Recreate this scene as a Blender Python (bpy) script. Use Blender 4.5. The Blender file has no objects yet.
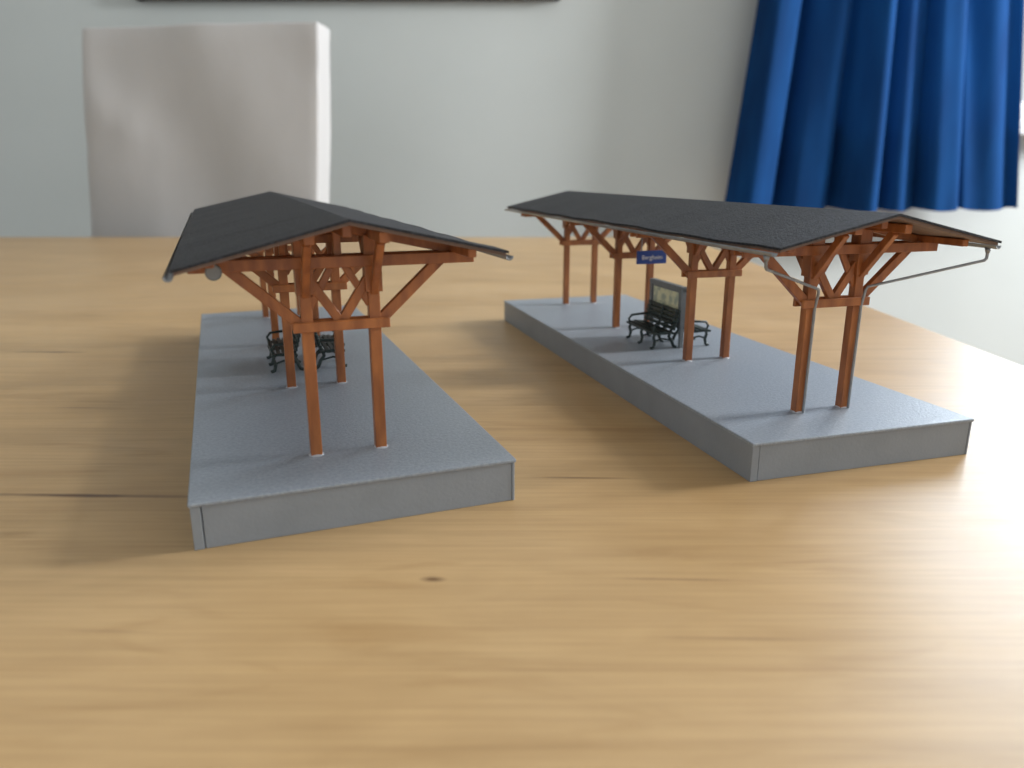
import bpy, bmesh, math, random
from mathutils import Vector, Matrix
random.seed(3)
H=0.11; TZ=0.75
S=bpy.context.scene
try:
    S.view_settings.view_transform='Standard'; S.view_settings.look='None'
except Exception as e: print(e)

# ---------------- materials ----------------
def mat(name,c1,c2=None,scale=(50,50,50),rough=0.5,metal=0.0,bump=0.0,bscale=None,detail=4,nscale=1.0,spec=0.5,translucent=None,lo=.3,hi=.7,bdist=.0005):
    m=bpy.data.materials.new(name); m.use_nodes=True
    nt=m.node_tree; N=nt.nodes; L=nt.links
    b=N['Principled BSDF']; b.inputs['Roughness'].default_value=rough; b.inputs['Metallic'].default_value=metal
    b.inputs['Specular IOR Level'].default_value=spec
    tc=N.new('ShaderNodeTexCoord'); mp=N.new('ShaderNodeMapping'); mp.inputs['Scale'].default_value=scale
    L.new(tc.outputs['Object'],mp.inputs['Vector'])
    no=N.new('ShaderNodeTexNoise'); no.inputs['Scale'].default_value=nscale; no.inputs['Detail'].default_value=detail
    L.new(mp.outputs[0],no.inputs['Vector'])
    cr=N.new('ShaderNodeValToRGB'); c2=c2 or tuple(x*0.9 for x in c1)
    cr.color_ramp.elements[0].color=(*c1,1); cr.color_ramp.elements[1].color=(*c2,1)
    cr.color_ramp.elements[0].position=lo; cr.color_ramp.elements[1].position=hi
    L.new(no.outputs['Fac'],cr.inputs[0]); L.new(cr.outputs[0],b.inputs['Base Color'])
    if bump:
        bp=N.new('ShaderNodeBump'); bp.inputs['Strength'].default_value=bump; bp.inputs['Distance'].default_value=bdist
        src=no
        if bscale:
            src=N.new('ShaderNodeTexNoise'); src.inputs['Scale'].default_value=bscale; src.inputs['Detail'].default_value=3
            L.new(tc.outputs['Object'],src.inputs['Vector'])
        L.new(src.outputs['Fac'],bp.inputs['Height']); L.new(bp.outputs[0],b.inputs['Normal'])
    if translucent:
        t=N.new('ShaderNodeBsdfTranslucent'); t.inputs['Color'].default_value=(*translucent,1)
        mx=N.new('ShaderNodeMixShader'); mx.inputs[0].default_value=0.04
        L.new(b.outputs[0],mx.inputs[1]); L.new(t.outputs[0],mx.inputs[2])
        L.new(mx.outputs[0],N['Material Output'].inputs['Surface'])
    return m

M_wall=mat('wall_paint',(.56,.595,.585),(.53,.565,.555),(3,3,3),rough=.9,bump=.3,bscale=120)
M_ceil=mat('ceiling_paint',(.75,.75,.73),rough=.9)
M_floor=mat('floor_wood',(.30,.20,.12),(.22,.14,.08),(2,20,2),rough=.5)
M_chair=mat('slipcover_cloth',(.55,.54,.535),(.505,.495,.485),(8,8,3),rough=.95,bump=.5,bscale=60)
M_white=mat('white_lacquer',(.8,.8,.8),(.75,.75,.75),rough=.4)
M_curt=mat('blue_curtain_cloth',(.006,.055,.185),(.004,.032,.115),(20,20,4),rough=.9,translucent=(.01,.10,.36),spec=.12)
M_plast=mat('grey_platform_plastic',(.255,.290,.335),(.345,.380,.42),(850,850,850),rough=.40,bump=.40,bscale=1100,detail=2,lo=.35,hi=.75,bdist=.0004)
M_side=mat('grey_platform_side',(.28,.305,.335),(.25,.275,.30),(60,60,60),rough=.5,bump=.2,bscale=900)
M_post=mat('stained_timber',(.46,.160,.045),(.24,.075,.024),(250,250,60),rough=.40,bump=.4)
M_roof=mat('roofing_felt',(.007,.007,.010),(.034,.036,.046),(750,750,750),rough=.60,bump=.75,bscale=950,spec=.40,lo=.42,hi=.75,detail=3,bdist=.0006)
M_deck=mat('roof_deck_wood',(.22,.14,.10),(.14,.085,.06),(60,500,60),rough=.6)
M_gut=mat('zinc_gutter',(.33,.34,.35),(.25,.26,.27),(200,200,200),rough=.45,metal=.6)
M_bench=mat('bench_green_paint',(.022,.04,.036),(.012,.022,.02),(300,300,300),rough=.45)
M_glue=mat('clear_glue',(.55,.55,.58),(.45,.45,.48),rough=.15)
M_black=mat('dark_frame',(.02,.018,.016),(.03,.026,.022),rough=.4)
M_blue=mat('sign_blue',(.01,.05,.28),(.012,.055,.3),rough=.4)
M_boardg=mat('board_grey',(.20,.22,.23),(.17,.19,.20),(300,300,300),rough=.5)
M_poster=mat('poster_map',(.45,.50,.38),(.80,.78,.52),(130,200,200),rough=.5,lo=.42,hi=.55)
M_pic=mat('picture_print',(.25,.28,.25),(.5,.48,.42),(5,5,5),rough=.5)

# table wood
def table_mat():
    m=bpy.data.materials.new('varnished_beech'); m.use_nodes=True
    nt=m.node_tree;N=nt.nodes;L=nt.links;b=N['Principled BSDF']
    tc=N.new('ShaderNodeTexCoord')
    def noise(sc,ns,det=5,dist=0):
        mp=N.new('ShaderNodeMapping'); mp.inputs['Scale'].default_value=sc; L.new(tc.outputs['Object'],mp.inputs['Vector'])
        n=N.new('ShaderNodeTexNoise'); n.inputs['Scale'].default_value=ns; n.inputs['Detail'].default_value=det; n.inputs['Distortion'].default_value=dist
        L.new(mp.outputs[0],n.inputs['Vector']); return n
    def ramp(src,els):
        c=N.new('ShaderNodeValToRGB'); e=c.color_ramp.elements
        e[0].position,e[0].color=els[0][0],(*els[0][1],1); e[1].position,e[1].color=els[-1][0],(*els[-1][1],1)
        for p,cc in els[1:-1]:
            q=e.new(p); q.color=(*cc,1)
        L.new(src,c.inputs[0]); return c
    def mix(a,bb,f,t='MIX'):
        x=N.new('ShaderNodeMix'); x.data_type='RGBA'; x.blend_type=t
        for s,v in ((x.inputs[6],a),(x.inputs[7],bb),(x.inputs[0],f)):
            if hasattr(v,'links'): L.new(v,s)
            elif isinstance(v,tuple): s.default_value=(*v,1)
            else: s.default_value=v
        return x.outputs[2]
    big=noise((5,9,1),1.0,3,1.0); fine=noise((18,520,18),1.0,5,.2); med=noise((9,48,3),1.0,5,1.5); mot=noise((26,60,10),1.0,5,.8)
    base=ramp(big.outputs['Fac'],[(.3,(.455,.290,.130)),(.5,(.50,.330,.160)),(.7,(.54,.365,.185))])
    c=mix(base.outputs[0],ramp(fine.outputs['Fac'],[(.3,(.90,.88,.86)),(.7,(1.05,1.05,1.05))]).outputs[0],1.0,'MULTIPLY')
    c=mix(c,ramp(med.outputs['Fac'],[(.28,(.78,.72,.64)),(.42,(1,1,1)),(.75,(1.03,1.02,1.01))]).outputs[0],.6,'MULTIPLY')
    c=mix(c,ramp(mot.outputs['Fac'],[(.3,(.91,.89,.86)),(.7,(1.05,1.05,1.04))]).outputs[0],.7,'MULTIPLY')
    br=N.new('ShaderNodeTexBrick'); mp=N.new('ShaderNodeMapping'); mp.inputs['Location'].default_value=(.31,.02,0)
    L.new(tc.outputs['Object'],mp.inputs['Vector']); L.new(mp.outputs[0],br.inputs['Vector'])
    br.inputs['Scale'].default_value=1; br.inputs['Brick Width'].default_value=1.3; br.inputs['Row Height'].default_value=.085
    br.inputs['Mortar Size'].default_value=.0005; br.inputs['Mortar Smooth'].default_value=1.0; br.inputs['Color1'].default_value=(.95,.94,.92,1)
    br.inputs['Color2'].default_value=(1.03,1.03,1.02,1); br.inputs['Mortar'].default_value=(.86,.81,.74,1)
    c=mix(c,br.outputs['Color'],.8,'MULTIPLY')
    warp=noise((60,60,30),1.0,3)
    for (kx,ky,rx,ry,st) in [(-.152,.247,.045,.0016,.95),(-.292,.467,.026,.0020,.9),(-.022,.190,.0038,.0016,.95),(.025,.263,.024,.0010,.65),
                             (.045,.190,.02,.0006,.45),(-.10,.165,.012,.0007,.3),(.16,.155,.004,.0016,.4),(-.21,.35,.012,.001,.4),(.02,.42,.02,.0012,.35),(.055,.162,.018,.0006,.3),(-.22,.245,.04,.0014,.8)]:
        mp=N.new('ShaderNodeMapping'); mp.vector_type='TEXTURE'
        mp.inputs['Location'].default_value=(kx,ky,0); mp.inputs['Scale'].default_value=(rx,ry,1); mp.inputs['Rotation'].default_value=(0,0,-.03)
        L.new(tc.outputs['Object'],mp.inputs['Vector'])
        sp=N.new('ShaderNodeSeparateXYZ'); L.new(mp.outputs[0],sp.inputs[0])
        cb=N.new('ShaderNodeCombineXYZ'); L.new(sp.outputs[0],cb.inputs[0]); L.new(sp.outputs[1],cb.inputs[1])
        ln=N.new('ShaderNodeVectorMath'); ln.operation='LENGTH'; L.new(cb.outputs[0],ln.inputs[0])
        ad=N.new('ShaderNodeMath'); ad.operation='ADD'; L.new(ln.outputs['Value'],ad.inputs[0]); L.new(warp.outputs['Fac'],ad.inputs[1])
        mr=N.new('ShaderNodeMapRange'); mr.inputs[1].default_value=.7; mr.inputs[2].default_value=1.7; mr.inputs[3].default_value=st; mr.inputs[4].default_value=0
        L.new(ad.outputs[0],mr.inputs[0])
        c=mix(c,(.11,.05,.02),mr.outputs[0])
    L.new(c,b.inputs['Base Color'])
    rg=N.new('ShaderNodeMapRange'); rg.inputs[3].default_value=.34; rg.inputs[4].default_value=.44; L.new(mot.outputs['Fac'],rg.inputs[0])
    L.new(rg.outputs[0],b.inputs['Roughness']); b.inputs['Specular IOR Level'].default_value=.5
    bp=N.new('ShaderNodeBump'); bp.inputs['Strength'].default_value=.10; bp.inputs['Distance'].default_value=.0003
    L.new(fine.outputs['Fac'],bp.inputs['Height']); L.new(bp.outputs[0],b.inputs['Normal'])
    return m
M_table=table_mat()

# ---------------- mesh helpers ----------------
def obj_from(bm,name,m,parent=None,bevel=0,seg=2,smooth=False):
    bmesh.ops.recalc_face_normals(bm,faces=bm.faces)
    me=bpy.data.meshes.new(name); bm.to_mesh(me); bm.free()
    o=bpy.data.objects.new(name,me); S.collection.objects.link(o); me.materials.append(m)
    if parent: o.parent=parent
    if bevel:
        b=o.modifiers.new('bev','BEVEL'); b.width=bevel; b.segments=seg; b.limit_method='ANGLE'
    if smooth:
        for p in me.polygons: p.use_smooth=True
    return o
def box(bm,a,b,k=1.0):
    a=Vector(a)*k;b=Vector(b)*k
    c=(a+b)/2; s=b-a
    bmesh.ops.create_cube(bm,size=1,matrix=Matrix.Translation(c)@Matrix.Diagonal((abs(s.x),abs(s.y),abs(s.z),1)))
def beam(bm,p,q,w,h,k=1.0,side=None):
    p=Vector(p)*k;q=Vector(q)*k; w*=k;h*=k
    d=(q-p); l=d.length; d.normalize()
    sd=Vector(side) if side else Vector((0,1,0))
    if abs(d.dot(sd))>.95: sd=Vector((1,0,0))
    sd=(sd-d*sd.dot(d)).normalized(); up=d.cross(sd)
    R=Matrix((sd,up,d)).transposed().to_4x4()
    bmesh.ops.create_cube(bm,size=1,matrix=Matrix.Translation((p+q)/2)@R@Matrix.Diagonal((w,h,l,1)))
def tube(name,pts,r,m,parent=None,k=1.0,seg=4,cyc=False):
    cu=bpy.data.curves.new(name,'CURVE'); cu.dimensions='3D'; cu.bevel_depth=r*k; cu.bevel_resolution=seg; cu.use_fill_caps=True
    sp=cu.splines.new('POLY'); sp.points.add(len(pts)-1); sp.use_cyclic_u=cyc
    for i,p in enumerate(pts): sp.points[i].co=(p[0]*k,p[1]*k,p[2]*k,1)
    cu.materials.append(m)
    o=bpy.data.objects.new(name,cu); S.collection.objects.link(o)
    dg=bpy.context.evaluated_depsgraph_get(); me=bpy.data.meshes.new_from_object(o.evaluated_get(dg))
    bpy.data.objects.remove(o); o=bpy.data.objects.new(name,me); S.collection.objects.link(o)
    if parent: o.parent=parent
    for p in me.polygons: p.use_smooth=True
    return o
def empty(name,loc=(0,0,0),rz=0):
    e=bpy.data.objects.new(name,None); e.empty_display_size=.02; S.collection.objects.link(e)
    e.location=loc; e.rotation_euler=(0,0,rz); return e

# ---------------- room ----------------
WY=2.0; RX=2.6
def single(name,boxes,m,parent=None,bevel=0):
    bm=bmesh.new()
    for a,b in boxes: box(bm,a,b)
    return obj_from(bm,name,m,parent,bevel)
wx0,wx1,wz0,wz1=.80,2.15,.98,2.25
single('wall_back',[((-2.6,WY,0),(wx0,WY+.2,2.5)),((wx1,WY,0),(RX+.2,WY+.2,2.5)),((wx0,WY,0),(wx1,WY+.2,wz0)),((wx0,WY,wz1),(wx1,WY+.2,2.5))],M_wall)
single('wall_left',[((-2.8,-1.6,0),(-2.6,WY+.2,2.5))],M_wall)
ry0,ry1=.25,1.65
single('wall_right',[((RX,-1.6,0),(RX+.2,ry0,2.5)),((RX,ry1,0),(RX+.2,WY,2.5)),((RX,ry0,0),(RX+.2,ry1,wz0)),((RX,ry0,wz1),(RX+.2,ry1,2.5))],M_wall)
single('floor',[((-2.8,-1.6,-.1),(RX+.2,WY+.2,0))],M_floor)
single('ceiling',[((-2.8,-1.6,2.5),(RX+.2,WY+.2,2.6))],M_ceil)
single('baseboard_back',[((-2.6,WY-.015,0),(RX,WY,.08))],M_white)
w=empty('window_1')
f=.05; y0,y1=WY+.08,WY+.13
single('window_frame',[((wx0,y0,wz0),(wx0+f,y1,wz1)),((wx1-f,y0,wz0),(wx1,y1,wz1)),((wx0,y0,wz0),(wx1,y1,wz0+f)),((wx0,y0,wz1-f),(wx1,y1,wz1)),(((wx0+wx1)/2-.03,y0,wz0),((wx0+wx1)/2+.03,y1,wz1))],M_white,w,.004)
single('window_sill',[((wx0-.04,WY-.06,wz0-.035),(wx1+.04,WY+.08,wz0))],M_white,w,.004)
w2=empty('window_2'); x0,x1=RX+.08,RX+.13; ym=(ry0+ry1)/2
single('window_frame',[((x0,ry0,wz0),(x1,ry0+f,wz1)),((x0,ry1-f,wz0),(x1,ry1,wz1)),((x0,ry0,wz0),(x1,ry1,wz0+f)),((x0,ry0,wz1-f),(x1,ry1,wz1))],M_white,w2,.004)
single('window_sill',[((RX-.06,ry0-.04,wz0-.035),(RX+.08,ry1+.04,wz0))],M_white,w2,.004)

# ---------------- table ----------------
t=empty('dining_table')
bm=bmesh.new(); box(bm,(-1.25,-.35,TZ-.03),(.302,1.335,TZ))
ve=[e for e in bm.edges if abs(e.verts[0].co.z-e.verts[1].co.z)>.01]
bmesh.ops.bevel(bm,geom=ve,offset=.04,segments=8,affect='EDGES',profile=.5)
obj_from(bm,'table_top',M_table,t,.003,3)
single('table_apron',[((-1.17,-.27,TZ-.11),(.22,-.25,TZ-.03)),((-1.17,1.235,TZ-.11),(.22,1.255,TZ-.03)),((-1.17,-.27,TZ-.11),(-1.15,1.255,TZ-.03)),((.20,-.27,TZ-.11),(.22,1.255,TZ-.03))],M_table,t)
single('table_legs',[((x,y,0),(x+.07,y+.07,TZ-.03)) for x in(-1.18,.16) for y in(-.28,1.195)],M_table,t,.004)

# ---------------- chair (slip-covered) ----------------
ch=empty('dining_chair',(-.596,1.46,0),math.radians(-2))
def soft(name,a,b,bev,par=ch,disp=.004,flare=0,tilt=0,lean=0):
    bm=bmesh.new(); box(bm,a,b)
    bmesh.ops.subdivide_edges(bm,edges=bm.edges[:],cuts=20,use_grid_fill=True)
    for v in bm.verts:
        tz=(v.co.z-a[2])/(b[2]-a[2])
        v.co.x=v.co.x*(1+flare*tz)+lean*max(0,v.co.z-.6)
        v.co.z+=tilt*v.co.x*tz
        if flare:
            v.co.y+=.003*math.sin(v.co.x*22+v.co.z*9)
            g=v.co.x*.6+v.co.z-.88
            v.co.y-=.006*math.exp(-(g/.012)**2)*max(0,min(1,(-v.co.x+.05)*6))
    o=obj_from(bm,name,M_chair,par,0,smooth=True)
    bv=o.modifiers.new('b','BEVEL'); bv.width=bev; bv.segments=3; bv.limit_method='ANGLE'; bv.angle_limit=math.radians(50)
    tx=bpy.data.textures.new(name,'CLOUDS'); tx.noise_scale=.12
    d=o.modifiers.new('d','DISPLACE'); d.texture=tx; d.strength=disp*2; d.mid_level=.5
    return o
soft('cover_back',(-.224,0,.40),(.224,.085,1.108),.012,flare=-.055,tilt=.02,lean=.088)
soft('cover_seat',(-.218,-.42,.36),(.218,.0,.48),.018)
bm=bmesh.new()
rect=[(-.225,-.425),(.225,-.425),(.225,.088),(-.225,.088)]
per=[]
for i in range(4):
    a=Vector(rect[i]);b=Vector(rect[(i+1)%4])
    for j in range(30): per.append(a.lerp(b,j/30))
rows=[]
for z,am in((.40,0),(.2,.006),(.03,.014)):
    rows.append([bm.verts.new((p.x*(1+am*1.5*math.sin(i*.9)),p.y+am*math.cos(i*.9)*.6,z)) for i,p in enumerate(per)])
for r in range(2):
    for i in range(len(per)):
        j=(i+1)%len(per); bm.faces.new((rows[r][i],rows[r][j],rows[r+1][j],rows[r+1][i]))
obj_from(bm,'cover_skirt',M_chair,ch,smooth=True)
single('chair_legs',[((x,y,0),(x+.04,y+.04,.4)) for x in(-.2,.16) for y in(-.4,.03)],M_post,ch)

# ---------------- curtain ----------------
cu=empty('window_curtain')
bm=bmesh.new(); NX=260; NZ=40; grid=[]
for j in range(NZ+1):
    z=.770+(2.32-.770)*j/NZ
    tt=(z-.778)/(1.24-.778)
    xl=.515+.042*min(tt,3.0); xr=1.243-.068*min(tt,2.5)
    row=[]
    for i in range(NX+1):
        s=i/NX
        s2=s+.03*math.sin(s*9+1)+.008*math.sin(z*3)*math.sin(s*6.28)
        x=xl+(xr-xl)*s
        ph=s2*2*math.pi*6.5
        y=1.895+.036*math.sin(ph)*(0.7+.3*math.sin(s*5))+.016*math.sin(ph*.5+1+z*1.3)+.006*math.sin(ph*2.3+z*2)
        row.append(bm.verts.new((x+.014*math.cos(ph),y,z+(.004*math.sin(ph) if j==0 else 0))))
    grid.append(row)
for j in range(NZ):
    for i in range(NX): bm.faces.new((grid[j][i],grid[j][i+1],grid[j+1][i+1],grid[j+1][i]))
obj_from(bm,'curtain_cloth',M_curt,cu,smooth=True)
tube('curtain_rod',[(.45,1.90,2.34),(2.5,1.90,2.34)],.012,M_gut,cu)
single('rod_brackets',[((x,1.89,2.33),(x+.02,2.0,2.35)) for x in(.5,2.4)],M_gut,cu)

# ---------------- picture ----------------
p=empty('picture_frame')
px0,px1,pz0,pz1=-.893,.114,1.252,1.90
single('frame_rails',[((px0,1.975,pz0),(px1,2.0,pz0+.02)),((px0,1.975,pz1-.02),(px1,2.0,pz1)),((px0,1.975,pz0),(px0+.02,2.0,pz1)),((px1-.02,1.975,pz0),(px1,2.0,pz1))],M_black,p)
single('picture_print',[((px0+.02,1.988,pz0+.02),(px1-.02,1.998,pz1-.02))],M_pic,p)

# ---------------- station models ----------------
W=.918; LN=2.99; PH=.138; C=W/2; PO=.099
RZ=.870; SL=.228; RW=.432
FR=[.262,1.085,1.908,2.728]
def rz(w): return RZ-SL*abs(w-C)
def model(loc,ang,pipes_near,droop=0,sc=(1,1,1)):
    e=empty('model_station_platform',loc,ang); k=H
    e.scale=sc
    cap=.012
    bm=bmesh.new(); box(bm,(0,0,PH-cap),(W,LN,PH),k); obj_from(bm,'platform_deck',M_plast,e,.0004,2)
    bm=bmesh.new(); g=.004
    box(bm,(g,g,0),(.030,LN-g,PH-cap),k); box(bm,(W-.012,g,0),(W-g,LN-g,PH-cap),k)
    box(bm,(.033,g+.002,0),(W-.013,.034,PH-cap),k); box(bm,(.033,LN-.034,0),(W-.013,LN-g-.002,PH-cap),k)
    obj_from(bm,'platform_walls',M_side,e,.0002,2)
    posts=bmesh.new(); ties=bmesh.new(); br=bmesh.new(); glue=bmesh.new()
    for L in FR:
        for s in(-1,1):
            w=C+s*PO
            beam(posts,(w,L,PH),(w,L,.815),.034,.034,k)
            box(posts,(w-.025,L-.025,.64),(w+.025,L+.025,.81),k)
            bmesh.ops.create_uvsphere(glue,u_segments=12,v_segments=6,radius=1,matrix=Matrix.Translation(Vector((w,L,PH))*k)@Matrix.Diagonal((.025*k,.026*k,.006*k,1)))
            beam(br,(w+s*.012,L,.545),(w+s*.215,L,.735),.024,.032,k)
            beam(br,(C,L,.550),(w-s*.008,L,.690),.022,.028,k)
            beam(br,(C+s*.01,L,.735),(w-s*.012,L,.60),.014,.022,k)
            for q in(-1,1):
                beam(br,(w,L+q*.012,.64),(w,L+q*.150,.80),.022,.028,k,side=(1,0,0))
        for q in(-1,1):
            beam(ties,(.055,L+q*.031,.735),(W-.055,L+q*.031,.735),.018,.034,k)
            beam(ties,(C-PO-.042,L+q*.024,.545),(C+PO+.042,L+q*.024,.545),.014,.030,k)
        beam(ties,(C,L,.735),(C,L,.84),.022,.022,k)
        for s in(-1,1):
            wi=C+s*.005; wo=C+s*.40
            beam(ties,(wi,L,rz(wi)-.034),(wo,L,rz(wo)-.034),.024,.028,k)
    for s in(-1,1):
        beam(ties,(C+s*PO,.05,rz(C+PO)-.032),(C+s*PO,LN-.05,rz(C+PO)-.032),.028,.030,k,side=(1,0,0))
        beam(ties,(C+s*.345,.05,rz(C+.345)-.028),(C+s*.345,LN-.05,rz(C+.345)-.028),.024,.024,k,side=(1,0,0))
    beam(ties,(C,.05,RZ-.036),(C,LN-.05,RZ-.036),.024,.030,k,side=(1,0,0))
    obj_from(posts,'posts',M_post,e,.00025,2); obj_from(ties,'beams',M_post,e,.0002,1); obj_from(br,'braces',M_post,e,.0002,1)
    obj_from(glue,'post_feet_glue',M_glue,e,smooth=True)
    def slabs(name,top,th,ov,m,l0,l1):
        bm=bmesh.new(); n=24
        prof=[(C-RW-ov,-1),(C,0),(C+RW+ov,1)]
        rows=[]
        for i in range(n+1):
            L=l0+(l1-l0)*i/n
            wob=.0022*math.sin(i*1.7)+.0015*math.sin(i*.6+2)
            r=[]
            for (w,s) in prof:
                z=rz(w)+top+(wob if s else 0)-(droop*.8*max(0,1-L/.5) if s==-1 else 0)
                r.append((bm.verts.new((w*k,L*k,z*k)),bm.verts.new((w*k,L*k,(z-th)*k))))
            rows.append(r)
        for i in range(n):
            a,b=rows[i],rows[i+1]
            for j in range(2):
                bm.faces.new((a[j][0],a[j+1][0],b[j+1][0],b[j][0])); bm.faces.new((a[j][1],b[j][1],b[j+1][1],a[j+1][1]))
            bm.faces.new((a[0][0],b[0][0],b[0][1],a[0][1])); bm.faces.new((a[2][0],a[2][1],b[2][1],b[2][0]))
        for r in(rows[0],rows[-1]):
            for j in range(2): bm.faces.new((r[j][0],r[j][1],r[j+1][1],r[j+1][0]))
        return obj_from(bm,name,m,e)
    slabs('roof_deck',-.0075,.009,-.006,M_deck,-.002,LN+.002)
    slabs('roof_felt',0,.0075,0,M_roof,-.010,LN+.010)
    for s in(-1,1):
        bm=bmesh.new(); R=.012; cw=C+s*(RW+.008); cz=rz(C+RW)-.016; ring=[]
        for L in(.006,LN-.006):
            a=[];
            dz=-.018 if (s==-1 and droop and L<.1) else 0
            for i in range(9):
                t=math.pi+math.pi*i/8
                a.append((bm.verts.new(((cw+R*math.cos(t))*k,L*k,(cz+dz+R*math.sin(t))*k)),bm.verts.new(((cw+(R-.003)*math.cos(t))*k,L*k,(cz+dz+(R-.003)*math.sin(t))*k))))
            ring.append(a)
        for i in range(8):
            a,b=ring
            bm.faces.new((a[i][0],a[i+1][0],b[i+1][0],b[i][0])); bm.faces.new((a[i][1],b[i][1],b[i+1][1],a[i+1][1]))
            for q in ring: bm.faces.new((q[i][0],q[i][1],q[i+1][1],q[i+1][0]))
        obj_from(bm,'gutter',M_gut,e,smooth=True)
        Lp=FR[0] if pipes_near else FR[3]; q=-1 if pipes_near else 1
        Le=.045 if pipes_near else LN-.045
        w=C+s*PO
        bx=w+.008; by=Lp+q*.040
        tube('downpipe',[(cw,Le,cz-.008),(cw,Le,cz-.046),(cw-s*.006,Le-q*.003,cz-.054),(bx+s*.006,by+q*.002,.600),(bx,by,.588),(bx,by-q*.012,.53),(bx,by-q*.014,PH+.002)],.0052,M_gut,e,k)
        bm=bmesh.new(); bmesh.ops.create_cone(bm,cap_ends=True,segments=16,radius1=.006*k,radius2=.011*k,depth=.018*k,matrix=Matrix.Translation((cw*k,Le*k,(cz-.02)*k)))
        obj_from(bm,'gutter_outlet',M_gut,e,smooth=True)
    return e

def world(loc,ang,w,l,z):
    c,s=math.cos(ang),math.sin(ang)
    return (loc[0]+(w*c-l*s)*H,loc[1]+(w*s+l*c)*H,loc[2]+z*H)

def bench(loc,ang):
    e=empty('platform_bench',loc,ang); k=H; hl=.170
    bm=bmesh.new()
    for i in range(5):
        x=-.062+i*.022; beam(bm,(x,-hl,.088-.003*abs(i-2)),(x,hl,.088-.003*abs(i-2)),.017,.010,k,side=(1,0,0))
    for i in range(5):
        zz=.104+i*.021; x=.034+(zz-.1)*.28; beam(bm,(x,-hl,zz),(x,hl,zz),.009,.017,k,side=(1,0,0))
    obj_from(bm,'slats',M_bench,e,.0001,1)
    for y in(-.14,0,.14):
        tube('cast_frame',[(-.078,y,.004),(-.062,y,.010),(-.056,y,.035),(-.064,y,.060),(-.058,y,.080),(0,y,.078),(.028,y,.084),(.040,y,.12),(.058,y,.192)],.008,M_bench,e,k,3)
        tube('cast_leg',[(.062,y,.004),(.048,y,.012),(.036,y,.040),(.020,y,.060),(.026,y,.080)],.008,M_bench,e,k,3)
        tube('cast_stretcher',[(-.056,y,.040),(-.02,y,.052),(.036,y,.040)],.0045,M_bench,e,k,3)
        if y: tube('armrest',[(-.060,y,.08),(-.070,y,.105),(-.055,y,.125),(-.02,y,.128),(.046,y,.132)],.006,M_bench,e,k,3)
    return e

SA=(1.03,1.01,1.01)
A=((-.870*H,1.872*H,TZ),math.radians(20.8)); B=((.791*H,2.348*H,TZ),math.radians(16.5))
mA=model(A[0],A[1],False,.02,SA); mB=model(B[0],B[1],True,0)
for (lo,an,ss) in((A[0],A[1],SA),(B[0],B[1],(1,1,1))):
    bench(world(lo,an,(C-.085)*ss[0],1.48*ss[1],PH*ss[2]),an)
    bench(world(lo,an,(C+.085)*ss[0],1.48*ss[1],PH*ss[2]),an+math.pi)

nb=empty('notice_board',world(B[0],B[1],C,1.50,PH),B[1]); k=H
bm=bmesh.new()
for y in(-.165,.165): beam(bm,(0,y,0),(0,y,.305),.018,.018,k)
box(bm,(-.008,-.16,.115),(.008,.16,.295),k)
for a,b in(((-.016,-.175,.282),(.016,.175,.308)),((-.014,-.17,.105),(.014,.17,.125)),((-.014,-.175,.11),(.014,-.148,.30)),((-.014,.148,.11),(.014,.175,.30))): box(bm,a,b,k)
obj_from(bm,'board_case',M_boardg,nb,.0001,1)
bm=bmesh.new(); box(bm,(-.0098,-.135,.135),(-.0085,.135,.275),k); obj_from(bm,'poster',M_poster,nb)

sg=empty('station_name_sign',world(B[0],B[1],C-.0,1.70,0),B[1])
bm=bmesh.new(); box(bm,(-.085,-.008,.52),(.085,.008,.590),k); obj_from(bm,'sign_panel',M_blue,sg,.0001,1)
for x in(-.06,.06): tube('hanger',[(x,0,.588),(x,0,rz(C+.06)-.01)],.003,M_gut,sg,k)
def text(body,parent,loc,size,rot):
    c=bpy.data.curves.new('txt','FONT'); c.body=body; c.size=size; c.align_x='CENTER'; c.align_y='CENTER'; c.extrude=.00005
    o=bpy.data.objects.new('lettering',c); S.collection.objects.link(o); c.materials.append(M_white)
    dg=bpy.context.evaluated_depsgraph_get(); me=bpy.data.meshes.new_from_object(o.evaluated_get(dg)); bpy.data.objects.remove(o)
    o=bpy.data.objects.new('lettering',me); S.collection.objects.link(o); o.parent=parent; o.location=loc; o.rotation_euler=rot
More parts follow.
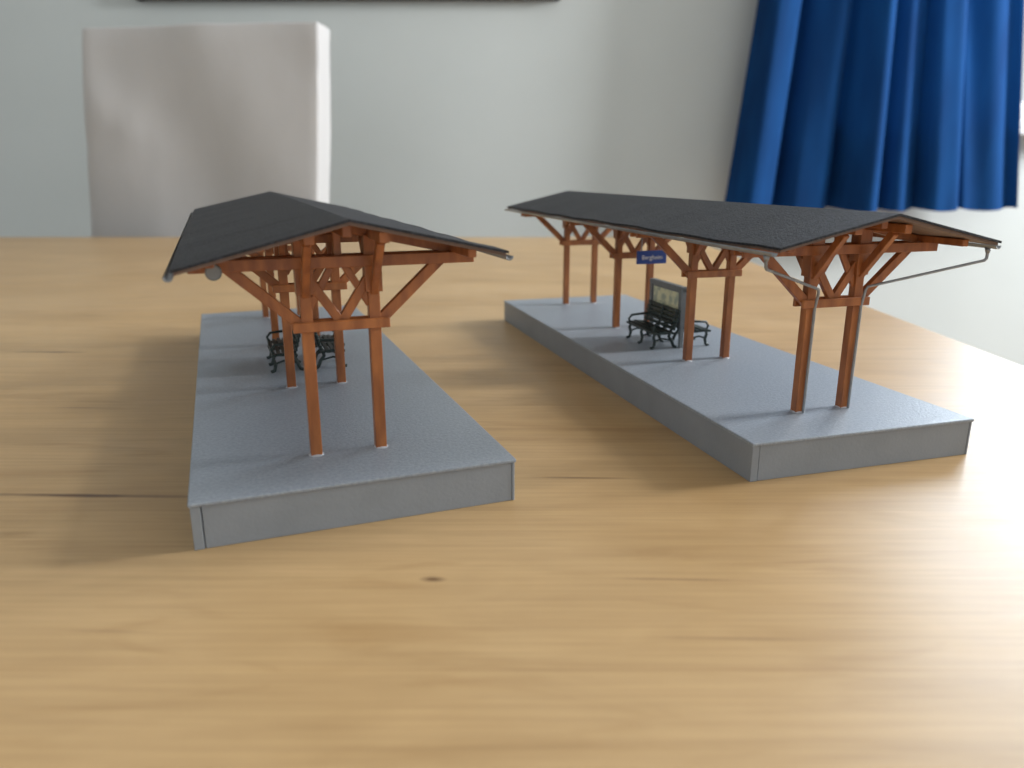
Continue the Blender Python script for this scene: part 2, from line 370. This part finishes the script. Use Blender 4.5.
text('Bergheim',sg,(0,-.0095*k,.554*k),.032*k,(math.pi/2,0,0))

ck=empty('station_clock',world(A[0],A[1],.125,.17,0),A[1]); cz0=.734
bm=bmesh.new(); bmesh.ops.create_cone(bm,cap_ends=True,segments=32,radius1=.022*k,radius2=.022*k,depth=.02*k,matrix=Matrix.Translation((0,0,cz0*k))@Matrix.Rotation(math.pi/2,4,'X'))
obj_from(bm,'clock_case',M_boardg,ck,.0001,1)
bm=bmesh.new(); bmesh.ops.create_cone(bm,cap_ends=True,segments=32,radius1=.018*k,radius2=.018*k,depth=.023*k,matrix=Matrix.Translation((0,0,cz0*k))@Matrix.Rotation(math.pi/2,4,'X'))
obj_from(bm,'clock_face',M_side,ck)
tube('clock_hanger',[(0,0,cz0+.01),(0,0,rz(.125)-.012)],.004,M_black,ck,k)

# ---------------- light ----------------
wd=bpy.data.worlds.new('World'); S.world=wd; wd.use_nodes=True
bg=wd.node_tree.nodes['Background']; bg.inputs[0].default_value=(.90,.955,1.0,1); bg.inputs[1].default_value=.88
def area(name,loc,tgt,sx,sy,e,col):
    l=bpy.data.lights.new(name,'AREA'); l.shape='RECTANGLE'; l.size=sx; l.size_y=sy; l.energy=e; l.color=col
    o=bpy.data.objects.new(name,l); S.collection.objects.link(o); o.location=loc
    o.rotation_euler=(Vector(tgt)-Vector(loc)).to_track_quat('-Z','Y').to_euler(); return o
area('window_daylight',(1.47,2.3,1.75),(.6,.6,.9),1.3,1.2,64,(.78,.89,1.0))
area('side_window_daylight',(RX+.25,ym+.15,1.75),(.3,.6,.9),.50,.6,122,(.96,.98,1.0))

# ---------------- camera ----------------
cd=bpy.data.cameras.new('Camera'); cam=bpy.data.objects.new('Camera',cd); S.collection.objects.link(cam); S.camera=cam
cam.location=(0,0,TZ+H); cam.rotation_euler=(math.radians(90-15.66),0,0)
cd.sensor_width=36; cd.lens=760/1024*36; cd.clip_start=.01
cd.dof.use_dof=True; cd.dof.focus_distance=.31; cd.dof.aperture_fstop=11.0
